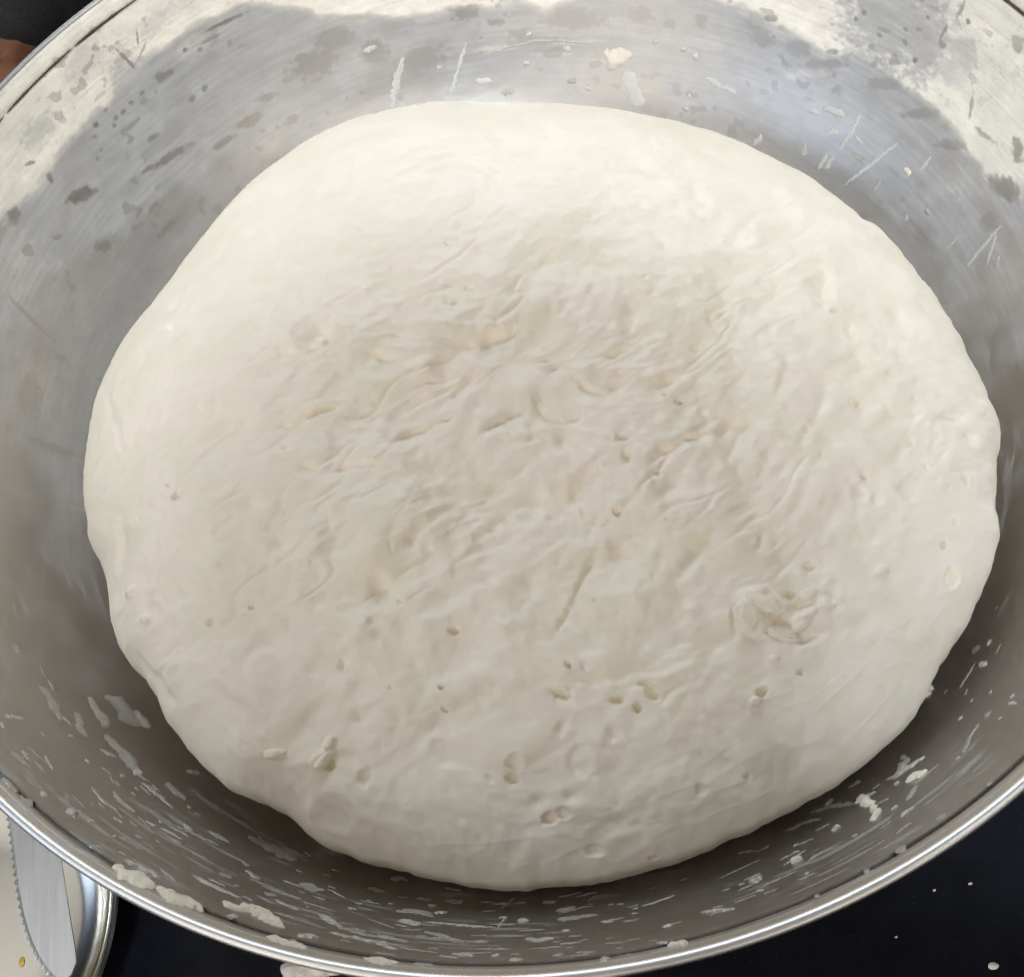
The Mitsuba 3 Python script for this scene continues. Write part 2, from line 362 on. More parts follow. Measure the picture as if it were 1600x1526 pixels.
def build_dough():
    th, V = dough_base(NT, NR)
    tu, tv = np.roll(V, -1, 0) - np.roll(V, 1, 0), np.gradient(V, axis=1)
    N = np.cross(tv, tu); N /= np.linalg.norm(N, axis=-1, keepdims=True) + 1e-12
    N[:, 0] = [0, 0, 1]
    if N[0, 100, 2] < 0: N = -N
    P = V.reshape(-1, 3)
    Nf = N.reshape(-1, 3)
    uv, _ = project(P)                                  # only to find which places of the photo lie where on the dough
    vis = (((EYE - P) * Nf).sum(1) > 0)
    idx = np.nonzero(vis)[0]
    tree2, tree3 = cKDTree(uv[idx]), cKDTree(P)
    at = lambda px, py: idx[tree2.query((px, py))[1]]
    c, s = math.cos(0.42), math.sin(0.42)
    x, y = P[:, 0] - DCX, P[:, 1] - DCY
    r = np.hypot(x, y); t = np.arctan2(y, x)
    fb = lambda X, Y, Z, o, sd: meshkit.fbm(np.stack([X, Y, Z + 0 * X], -1), o, sd) - 0.5
    w1, w2 = fb(x * 22, y * 22, 0, 2, 11), fb(x * 22, y * 22, 5, 2, 12)
    xx, yy = x + w1 * 0.014, y + w2 * 0.014
    u1, v1 = xx * c + yy * s, -xx * s + yy * c           # the pulled grain in the middle runs up to the right
    flow = np.clip((r - 0.06) / 0.08, 0, 1); flow = flow * flow * (3 - 2 * flow)
    mid = fb(u1 * 85, v1 * 120, 0, 3, 1)
    rim = fb(np.cos(t) * 9 + w1, np.sin(t) * 9 + w2, (r + w2 * 0.02) * 130, 3, 2)
    grain = mid * (1 - flow) + 0.8 * rim * flow
    ridged = 0.5 - np.abs(fb(u1 * 38, v1 * 95, 3, 3, 4)) * 2.4
    rough_area = np.clip(1.25 - np.hypot((x - 0.01) / 0.15, (y + 0.01) / 0.12), 0, 1)   # torn skin in the middle, smooth towards the far side
    smooth_far = 1 - np.clip((y - 0.020 + w1 * .05) / 0.05, 0, 1) * 0.72
    edge_in = 1 - 0.65 * np.clip((r - 0.11) / 0.045, 0, 1)
    d = 0.0062 * fb(x * 17, y * 17, 2, 2, 21) * edge_in
    strand = np.clip(1 - np.abs(fb(u1 * 40, v1 * 210, 17, 2, 51)) * 9, 0, 1) ** 2 * (1 - flow) + np.clip(1 - np.abs(fb(np.cos(t) * 8 + w1, np.sin(t) * 8 + w2, r * 190, 2, 52)) * 9, 0, 1) ** 2 * flow * 0.35
    d += 0.0042 * fb(xx * 44, yy * 52, 3, 3, 22) * smooth_far * edge_in + 0.0026 * fb(xx * 92, yy * 100, 6, 3, 24) * (0.3 + 0.7 * smooth_far) * (0.5 + 0.5 * edge_in)
    d += 0.00022 * strand * (0.35 + 0.65 * smooth_far) * np.clip(0.5 + 3 * fb(x * 36, y * 36, 21, 2, 53), 0, 1.3)
    d += 0.0002 * fb(xx * 380, yy * 420, P[:, 2] * 300, 2, 54) * (0.4 + 0.6 * smooth_far)
    d += 0.0013 * rim * (1 - smooth_far) * flow
    d += 0.0011 * grain * smooth_far * (0.45 + 0.75 * rough_area) * np.clip(0.55 + 2.2 * fb(x * 28, y * 28, 14, 2, 33), 0.15, 1.5)
    d -= 0.0024 * np.clip(ridged - 0.30, 0, 1) * 2 * rough_area * smooth_far * np.clip(fb(x * 30, y * 30, 8, 2, 30) * 4 + 0.4, 0, 1)
    d += 0.0007 * fb(xx * 180, yy * 210, P[:, 2] * 60, 3, 23) * (0.55 + 0.45 * rough_area) * smooth_far
    d *= 1.35
    # hollows, gas holes, creases and torn bits seen in the photograph
    def local(px, py, R):
        i = at(px, py)
        nb = np.array(tree3.query_ball_point(P[i], R))
        n = Nf[i]
        e1 = np.cross(n, UP); e1 = -e1 / np.linalg.norm(e1)
        e1 = e1 if e1 @ RT > 0 else -e1
        e2 = np.cross(n, e1); e2 = e2 if e2 @ UP > 0 else -e2
        q = P[nb] - P[i]
        return nb, q @ e1, q @ e2
    def pit(px, py, a, b, tilt, depth, sharp=2.0, lip=0.0):
        a, b = a * 1e-3, b * 1e-3
        nb, u, v = local(px, py, 2.6 * max(a, b))
        cc, ss = math.cos(math.radians(tilt)), math.sin(math.radians(tilt))
        q = np.sqrt(((u * cc + v * ss) / a) ** 2 + ((v * cc - u * ss) / b) ** 2) * (0.72 + 0.56 * meshkit.fbm(np.stack([u / a * .9 + px, v / b * .9 + py, 0 * u], -1), 2, 61))
        if max(a, b) < 3e-3 and sharp >= 2: depth = min(depth * 1.5, 2.9)
        d[nb] += -depth * 1e-3 * np.exp(-q ** (2 * sharp)) + lip * 1e-3 * np.exp(-((q - 1.25) / 0.35) ** 2)
    for pp in PITS: pit(*pp)
    rp = np.random.default_rng(5)
    for _ in range(80):
        a_, q_ = rp.uniform(-np.pi, np.pi), math.sqrt(rp.uniform(0.02, 0.93))
        px, py = 845 + 690 * q_ * math.cos(a_), 800 + 560 * q_ * math.sin(a_)
        if py < 400 or (px < 700 and rp.random() < .4): continue
        sz = rp.gamma(2.0, 0.25) + 0.25
        pit(px, py, sz * rp.uniform(.7, 1.3), sz * rp.uniform(.8, 1.9), rp.uniform(-40, 40), min(sz * rp.uniform(.5, 1.3), 1.8), rp.choice([1, 1.2, 1.6]))
    def crease(pts, w, depth, bank=0.0):
        pts = np.array(pts, float)
        for a_, b_ in zip(pts[:-1], pts[1:]):
            for k in np.linspace(0, 1, max(2, int(np.hypot(*(b_ - a_)) / 9)), endpoint=False):
                m_ = a_ + (b_ - a_) * k
                line.append((at(*m_)))
        Q = P[line]; sg = np.r_[0, np.cumsum(np.linalg.norm(np.diff(Q, axis=0), axis=1))]
        kk = np.arange(len(Q)); Q = np.stack([np.convolve(np.pad(Q[:, c_], 2, mode='edge'), np.ones(5) / 5, 'valid') for c_ in range(3)], -1)
        g_ = np.linspace(0, sg[-1], int(sg[-1] / 0.0002) + 2)
        L = np.stack([np.interp(g_, sg, Q[:, c_]) for c_ in range(3)], -1)
        L = L + np.outer(meshkit.fbm(np.stack([g_ * 160, np.full(len(g_), len(Q)), 0 * g_], -1), 3, 44) - 0.5, UP) * 0.004
        dist, near = cKDTree(L).query(P, distance_upper_bound=w * 5e-3)
        ok = np.isfinite(dist)
        side = np.zeros(len(P)); 
        q = dist[ok] / (w * 1e-3)
        prof_ = np.exp(-q ** 2)
        taper = np.clip(np.minimum(near[ok], len(L) - 1 - near[ok]) / (0.25 * len(L)) + 0.25, 0, 1)
        d[ok] -= depth * 1e-3 * prof_ * taper
        if bank:
            off = (P[ok] - L[near[ok]]) @ UP
            d[ok] += bank * 1e-3 * np.tanh(off / (w * 1e-3)) * np.exp(-(q / 2.6) ** 2) * taper
    for pts, w, dep, bank in CREASES:
        line = []
        crease(pts, w, dep, bank)
    fade = np.clip((np.repeat(np.linspace(0, 1, NR)[None], NT, 0).reshape(-1) - 0.93) / 0.05, 0, 1)
    V2 = (P + Nf * (d * (1 - fade))[:, None])
    i, j = np.meshgrid(np.arange(NT), np.arange(NR - 1), indexing='ij')
    a, b = i * NR + j, ((i + 1) % NT) * NR + j
    f = np.vstack([np.stack([a, a + 1, b + 1], -1).reshape(-1, 3), np.stack([a, b + 1, b], -1).reshape(-1, 3)])
    # one shared crown vertex
    V2 = V2.reshape(NT, NR, 3); V2[:, 0] = V2[:, 0].mean(0); V2 = V2.reshape(-1, 3)
    f = np.where(f % NR == 0, 0, f)
    f = f[(f[:, 0] != f[:, 1]) & (f[:, 1] != f[:, 2]) & (f[:, 0] != f[:, 2])]
    return (V2, f)


# pixel x, y, half axes in mm, tilt, depth mm, sharpness, lip mm
PITS = [(1333, 632, 1.5, 1.8, 0, 3.2, 2, .3), (278, 777, 1.3, 1.9, -30, 2.6, 2, .2), (264, 759, .6, .6, 0, 1.0), (1490, 903, 1.9, 2.9, -15, 3.5, 2, .2), (1508, 748, 1.1, 1.9, 0, 2.0), (1477, 850, .9, .9, 0, 1.8), (1495, 815, .8, .8, 0, 1.2),
        (1350, 745, .8, .8, 0, 1.6), (1062, 630, 1.0, .6, 20, 1.6), (1422, 693, .8, 1.2, 0, 1.0), (1515, 684, 3.0, 2.0, -30, 2.0, 1), (1490, 655, 4.5, 2.0, 0, 1.6, 1), (1022, 1082, 1.9, 2.3, -20, 3.4, 2, .2), (965, 1092, 2.0, 1.1, 10, 2.2), (998, 1103, 1.2, 1.5, -20, 2.0),
        (1010, 1066, 2.2, 1.0, 0, 1.5), (1192, 1082, 1.9, 1.3, 30, 2.4), (1250, 1050, .8, .8, 0, 1.4), (570, 1215, 2.0, 2.4, -20, 2.6, 1.5), (858, 1278, 2.0, 1.6, 10, 2.4), (845, 1248, 2.2, 1.8, 10, 1.5, 1), (892, 1245, 2.2, 1.8, -10, 1.3, 1), (880, 1270, 2.0, 1.4, 0, 1.2),
        (800, 1215, 1.8, 1.4, 0, 1.8), (806, 1192, 2.4, 2.2, 0, .9, 2, .2), (905, 1187, 3.6, 4.0, 0, 1.1, 2, .15), (930, 1330, 2.4, 1.6, 0, 1.0), (965, 1308, 6.5, 5.5, 0, .8, 2, .15), (985, 1265, 8, 6, 0, .8, 1.6, .1), (520, 1272, 5.5, 5.0, 0, 1.6, 1.6, .2), (1020, 1341, 1.2, .8, 0, 1.3),
        (598, 922, 4.5, 5.0, 0, 3.2, 1), (505, 515, 4.5, 3.5, -40, 3.0, 1), (512, 530, 2.0, 1.5, 0, 2.2), (265, 515, 2.2, 1.6, 20, 2.4, 1.5), (502, 640, 4.5, 1.6, 8, 2.6, 1.3), (1300, 497, 1.8, .9, 15, 1.8), (1330, 522, 1.5, 2.4, 0, 1.8, 1.2), (1088, 548, 2.4, 1.6, 25, 1.8, 1),
        (1268, 880, 2.0, 1.6, 0, 1.4), (975, 690, 2.2, 1.4, 20, 1.8), (1155, 660, 7, 3.0, 25, 2.6, 1), (885, 685, 3.5, 4.0, 0, 2.8, 1.2), (980, 720, 1.4, 2.6, 0, 1.6), (965, 800, 1.3, 1.3, 0, 1.2), (865, 800, 3.0, 2.2, 0, 1.4, 1.3), (835, 780, 5, 2.4, 10, 1.8, 1), (770, 760, 7, 3.2, 20, 2.0, 1),
        (960, 865, 8, 4.0, 15, 2.8, 1), (1090, 850, 7, 5, 20, 1.8, 1), (710, 985, 1.6, 1.2, 20, 1.6), (760, 905, 3, 2, 20, 1.2, 1), (690, 940, 8, 4, 15, 1.6, 1), (1345, 770, 2.4, 3.0, 0, 1.4), (1420, 760, 3.5, 4.5, 0, 1.4, 1), (1180, 800, 7, 6, 0, 1.2, 1), (1240, 870, 7, 7, 0, 1.4, 1),
        (690, 1075, 1.0, .6, 20, 1.2), (695, 1108, .9, .6, 0, 1.0), (888, 1038, 1.0, 1.3, 30, 1.6), (700, 1180, 8, 6, 0, .8, 1), (450, 850, 6, 4, -10, 2.0, 1), (530, 860, 7, 4, 0, 2.2, 1), (400, 790, 4, 2.5, -20, 1.8, 1), (480, 735, 5, 2.5, -20, 1.4, 1), (500, 940, 5, 3.5, 0, 1.8, 1), (395, 950, .8, .7, 0, 1.2), (330, 975, 1.0, .8, 0, 1.2),
        (440, 700, 3, 1.2, 10, 1.2, 1), (610, 560, 6, 2.0, 0, 1.8, 1), (850, 565, 3.5, 1.2, 15, 1.6, 1), (870, 575, 3.5, 1.2, 30, 1.6, 1), (960, 600, 5, 2.0, 35, 2.2, 1), (1040, 600, 6, 2.2, 40, 2.0, 1), (1100, 610, 2.2, 1.8, 0, 1.5, 1), (950, 420, 6, 3, 0, 1.4, 1), (870, 410, 4, 2, 10, 1.2, 1), (1130, 470, 4, 9, -15, 1.6, 1), (1280, 470, 4, 8, -5, 1.8, 1),
        (1210, 425, 4, 7, 0, 1.2, 1), (1400, 500, 4, 3, 0, 1.2, 1), (1340, 560, 4, 3.5, 0, 1.4, 1), (1410, 560, 3, 2, 0, 1.2, 1), (1155, 735, 2, 3, -20, 1.2, 1), (1050, 760, 6, 2.0, 50, 1.6, 1), (920, 745, 1.8, 3.6, -12, 1.8, 1), (470, 420, 3, 9, -8, 1.6, 1), (440, 400, 2.5, 6, -10, 1.4, 1), (265, 480, 4, 4, 0, 1.6, 1), (260, 600, 3, 8, 0, .8, 1), (190, 860, 3, 8, 15, 1.4, 1),
        (230, 940, 3, 9, 20, 1.2, 1), (1110, 1000, 9, 5, 10, 1.2, 1), (640, 1050, 7, 5, 0, 1.0, 1), (430, 1010, 6, 5, 0, 1.0, 1), (560, 1120, 3, 2, 0, 1.6, 1), (480, 1130, 2, 5, -30, 1.2, 1), (1180, 560, 5, 3, 0, 1.2, 1), (700, 380, 1.2, .9, 0, .8), (735, 450, 2.5, .8, 0, .8), (1245, 985, 5, 3.0, 0, 1.8, 1.2),
        (1182, 955, 8.0, 6.5, -10, -1.5, 3), (1172, 958, 5.0, 4.6, 20, -1.6, 6), (1196, 938, 6.0, 3.4, -35, -1.7, 6), (1218, 985, 5.5, 2.2, -25, -1.4, 6), (1190, 922, 3.2, 1.8, 40, -1.0, 4), (1245, 975, 4.0, 2.2, 30, -1.2, 5), (1262, 930, 3.4, 2.0, 35, -1.2, 5), (1248, 948, 2.0, 1.4, 0, 1.6, 1.4), (1216, 972, 2.4, 1.7, 30, 2.2, 1.5), (1149, 968, 1.5, 4.6, 0, 1.2, 1.5), (1262, 958, 3.0, 1.6, 20, -1.2, 3), (1292, 945, 2.6, 2.0, 20, -1.0, 3), (1235, 930, 1.6, 1.2, 0, 1.6),
        (503, 1184, 4.0, 1.8, 35, -1.8, 3), (515, 1162, 2.6, 1.6, 60, -1.3, 3), (512, 1196, 1.8, 1.3, 0, 1.6), (430, 1178, 3.4, 1.3, 0, -1.5, 3), (208, 925, 2.0, 1.8, 0, -1.2, 2), (228, 965, 2.0, 1.6, 0, -1.2, 2), (1380, 890, 2.4, 1.4, 20, -1.0, 3), (1208, 1030, 1.4, 1.1, 0, -1.0, 3), (1180, 1095, 2.0, 1.2, 30, -1.0, 3)]
CREASES = [([(430, 664), (470, 652), (500, 640), (545, 632)], 1.2, 1.8, .5), ([(745, 530), (775, 528), (795, 518), (830, 520)], 2.4, 2.8, 1.6), ([(748, 672), (790, 655), (815, 640), (832, 637)], 1.3, 2.2, .6), ([(832, 637), (850, 645), (870, 660), (885, 655), (930, 655)], 1.4, 2.2, .6),
           ([(610, 690), (650, 668), (690, 655), (730, 648)], 1.3, 2.0, .6), ([(935, 850), (915, 890), (895, 935), (870, 985), (857, 1005)], 1.0, 1.4, .5), ([(832, 637), (845, 622), (858, 612)], 1.0, 1.6, .3), ([(520, 740), (560, 728), (610, 720)], 1.4, 1.4, .4), ([(640, 610), (670, 598), (700, 590), (730, 580)], 1.3, 1.4, .4),
           ([(700, 625), (720, 600), (760, 570)], 1.4, 1.6, .5), ([(930, 740), (940, 725), (918, 760)], 1.2, 1.2, .3), ([(1010, 735), (1030, 710), (1075, 690), (1120, 680)], 1.5, 1.6, .5), ([(900, 600), (950, 620), (985, 600), (1000, 590)], 1.6, 2.0, .5), ([(1290, 620), (1260, 680), (1240, 720)], 1.8, 1.2, .5), ([(1190, 620), (1150, 690), (1130, 740)], 1.6, 1.3, .5),
           ([(1230, 560), (1215, 620), (1190, 670)], 1.6, 1.0, .4), ([(720, 780), (690, 800), (650, 840), (620, 860)], 2.0, 1.6, .6), ([(800, 800), (760, 830), (720, 850)], 1.8, 1.5, .5), ([(1050, 905), (1100, 850), (1130, 820)], 1.8, 1.4, .5), ([(890, 1062), (960, 1060), (1000, 1050), (1070, 1035)], 1.4, 1.2, -.8), ([(860, 1085), (872, 1077), (890, 1078), (900, 1090)], 1.1, 2.6, 1.2),
           ([(533, 1052), (534, 1040), (548, 1030)], 1.0, 2.2, -.9), ([(533, 1050), (545, 1057), (560, 1052)], .8, 1.4, 0), ([(560, 1180), (520, 1185), (470, 1200)], 1.6, 1.0, .6), ([(990, 540), (960, 560), (940, 580)], 1.4, 1.2, .3), ([(1285, 420), (1290, 460), (1275, 490)], 2.4, 1.4, .3), ([(1025, 1105), (1050, 1085), (1085, 1070)], 1.2, .9, -.6),
           ([(160, 600), (180, 660), (190, 720)], 2.0, .8, .2), ([(205, 1010), (250, 1070), (290, 1110)], 2.2, 1.2, .6), ([(1152, 940), (1148, 968), (1150, 990)], 1.2, .8, .6), ([(1185, 975), (1205, 985), (1228, 995), (1238, 1005)], 1.4, .7, -.9), ([(1175, 935), (1190, 945), (1200, 960)], 1.2, .5, .4), ([(1240, 1000), (1275, 1000), (1310, 985)], 1.2, 1.2, -.6), ([(330, 1060), (380, 1110), (430, 1150)], 2.2, .9, .4), ([(660, 1140), (720, 1100), (790, 1060)], 2.4, .9, .4)]
if not globals().get('FIT_ONLY'):
    DOUGH = build_dough()
    labels['bread_dough'] = {'label': 'big pale cream ball of risen bread dough filling the steel bowl', 'category': 'dough'}
    scene['bread_dough__mass'] = mikit.ply(DOUGH, 'dough_skin', smooth=True)
    _uv, _z = project(DOUGH[0])
    _near = _z < 0.60
    _pts, _tree = DOUGH[0][_near], cKDTree(_uv[_near])

    def torn(px, py, a, b, c, yaw, tilt, seed):
        """A torn bit of dough skin standing up from the surface: a crumpled flap."""
        m = trimesh.creation.icosphere(4)
        v = m.vertices * (0.70 + 0.6 * meshkit.fbm(m.vertices * 1.6 + seed * 3.1, 3))[:, None]
        v = v + 0.16 * (meshkit.fbm(m.vertices * 4 + seed, 3, 8) - 0.5)[:, None] * m.vertices
        v = v * np.array([a, b, c]) * 1e-3
        Rz = trimesh.transformations.euler_matrix(math.radians(tilt), 0, math.radians(yaw), 'sxyz')[:3, :3]
        return trimesh.Trimesh(v @ Rz.T + _pts[_tree.query((px, py))[1]] - np.array([0, 0, 0.0004 * c]), m.faces, process=False)

    for k_, q_ in enumerate([(1172, 958, 4.6, 5.2, 2.2, 20, 18, 1), (1198, 940, 6.2, 3.2, 2.4, -38, -20, 2), (1216, 986, 5.6, 2.2, 1.8, -24, 15, 3), (1252, 972, 4.0, 2.2, 1.6, 30, 10, 4), (1190, 975, 3.2, 2.4, 1.6, 60, 20, 7),
                             (505, 1186, 4.0, 1.7, 1.7, 40, 20, 5), (430, 1178, 3.6, 1.3, 1.4, 4, 15, 6)]):
        scene['bread_dough__torn_bit' + (f'_{k_:03d}' if k_ else '')] = mikit.ply(torn(*q_), 'dough_skin', smooth=True)

# ---------------------------------------------------------------- dried dough stuck to the bowl (parts of the bowl)
def smear_mesh(pts, width, thick, seed, ragged=0.5, n_across=7):
    """A strip of dried dough along pixel places of the wall: lens-shaped across, ragged along its outline, lying on the metal."""
    r_ = np.random.default_rng(seed)
    P = np.array([on_bowl(*q) for q in pts])
    L = np.r_[0, np.cumsum(np.linalg.norm(np.diff(P, axis=0), axis=1))]
    if len(P) == 1 or L[-1] < 1e-4:
        n_, tc, tu = wall_frame(P[0]); P = np.array([P[0] - tc * width * 0.7, P[0], P[0] + tc * width * 0.7]); L = np.array([0, .7, 1.4]) * width
    m = int(np.clip(L[-1] / (width * 0.16) + 9, 14, 70))
    tt = np.linspace(0, 1, m)
    C = np.stack([np.interp(tt * L[-1], L, P[:, k]) for k in range(3)], -1)
    wob = meshkit.fbm(np.stack([tt * L[-1] / width * 0.9, np.full(m, seed * 1.37), 0 * tt], -1), 3, 3)
    wob2 = meshkit.fbm(np.stack([tt * L[-1] / width * 1.3, np.full(m, seed * 2.11), 0 * tt + 9], -1), 3, 5)
    end = np.sqrt(np.clip(1 - np.abs(2 * tt - 1) ** 2.5, 0, 1)) + 0.02
    W = width * 0.5 * end * (1 - ragged + 2 * ragged * wob)
    off = width * ragged * (wob2 - 0.5) * 1.2
    V, cover = [], []
    D = np.gradient(C, axis=0)
    for k in range(m):
        n_, tc, tu = wall_frame(C[k])
        d = D[k] - n_ * (D[k] @ n_); d /= np.linalg.norm(d) + 1e-12
        x = np.cross(n_, d)
        for a in np.linspace(-1, 1, n_across):
            e_ = meshkit.fbm(np.array([tt[k] * L[-1] / width * 4.5, np.sign(a) * 5.0, seed * 1.9]), 3)
            bump = meshkit.noise(np.array([tt[k] * L[-1] / width * 3, a * 2, seed * 3.3]))
            q = C[k] + x * (a * W[k] * (0.35 + 1.3 * e_) + off[k])
            rq = math.hypot(q[0], q[1])
            f_ = min(1, 0.2182 / rq); q = np.array([q[0] * f_, q[1] * f_, wall_z(rq * f_) + H0])
            cover.append(min(1, (1.25 - abs(a) * 1.15) * min(1, end[k] * 1.3)) * (0.35 + 1.1 * bump) if abs(a) < 0.999 else 0.0)
            V.append(q + n_ * (thick * math.sqrt(max(0, 1 - a * a)) * end[k] * (0.45 + 0.9 * bump) - 0.0001))
    V = np.array(V)
    i, j = np.meshgrid(np.arange(m - 1), np.arange(n_across - 1), indexing='ij')
    a = (i * n_across + j).ravel()
    f = np.vstack([np.stack([a, a + n_across, a + n_across + 1], -1), np.stack([a, a + n_across + 1, a + 1], -1)])
    me = trimesh.Trimesh(V, f, process=False)
    if (me.face_normals.mean(0) @ wall_frame(C[m // 2])[0]) < 0: me.invert()
    me.metadata['cover'] = np.stack([np.clip(cover, 0, 1), 0 * np.array(cover)], -1)
    return me


_count = {}
def numbered(base):
    _count[base] = _count.get(base, -1) + 1
    return base if _count[base] == 0 else f'{base}_{_count[base]:03d}'


def z6(*q): return [(x / 2.902, 1000 + y / 2.902) for x, y in q]
def z7(*q): return [(400 + x / 2.667, 1150 + y / 2.667) for x, y in q]
def z8(*q): return [(1000 + x / 2.667, 1000 + y / 2.667) for x, y in q]
def z3(*q): return [(1000 + x / 2.667, y / 2.667) for x, y in q]
def z2(*q): return [(500 + x / 2.667, y / 2.667) for x, y in q]


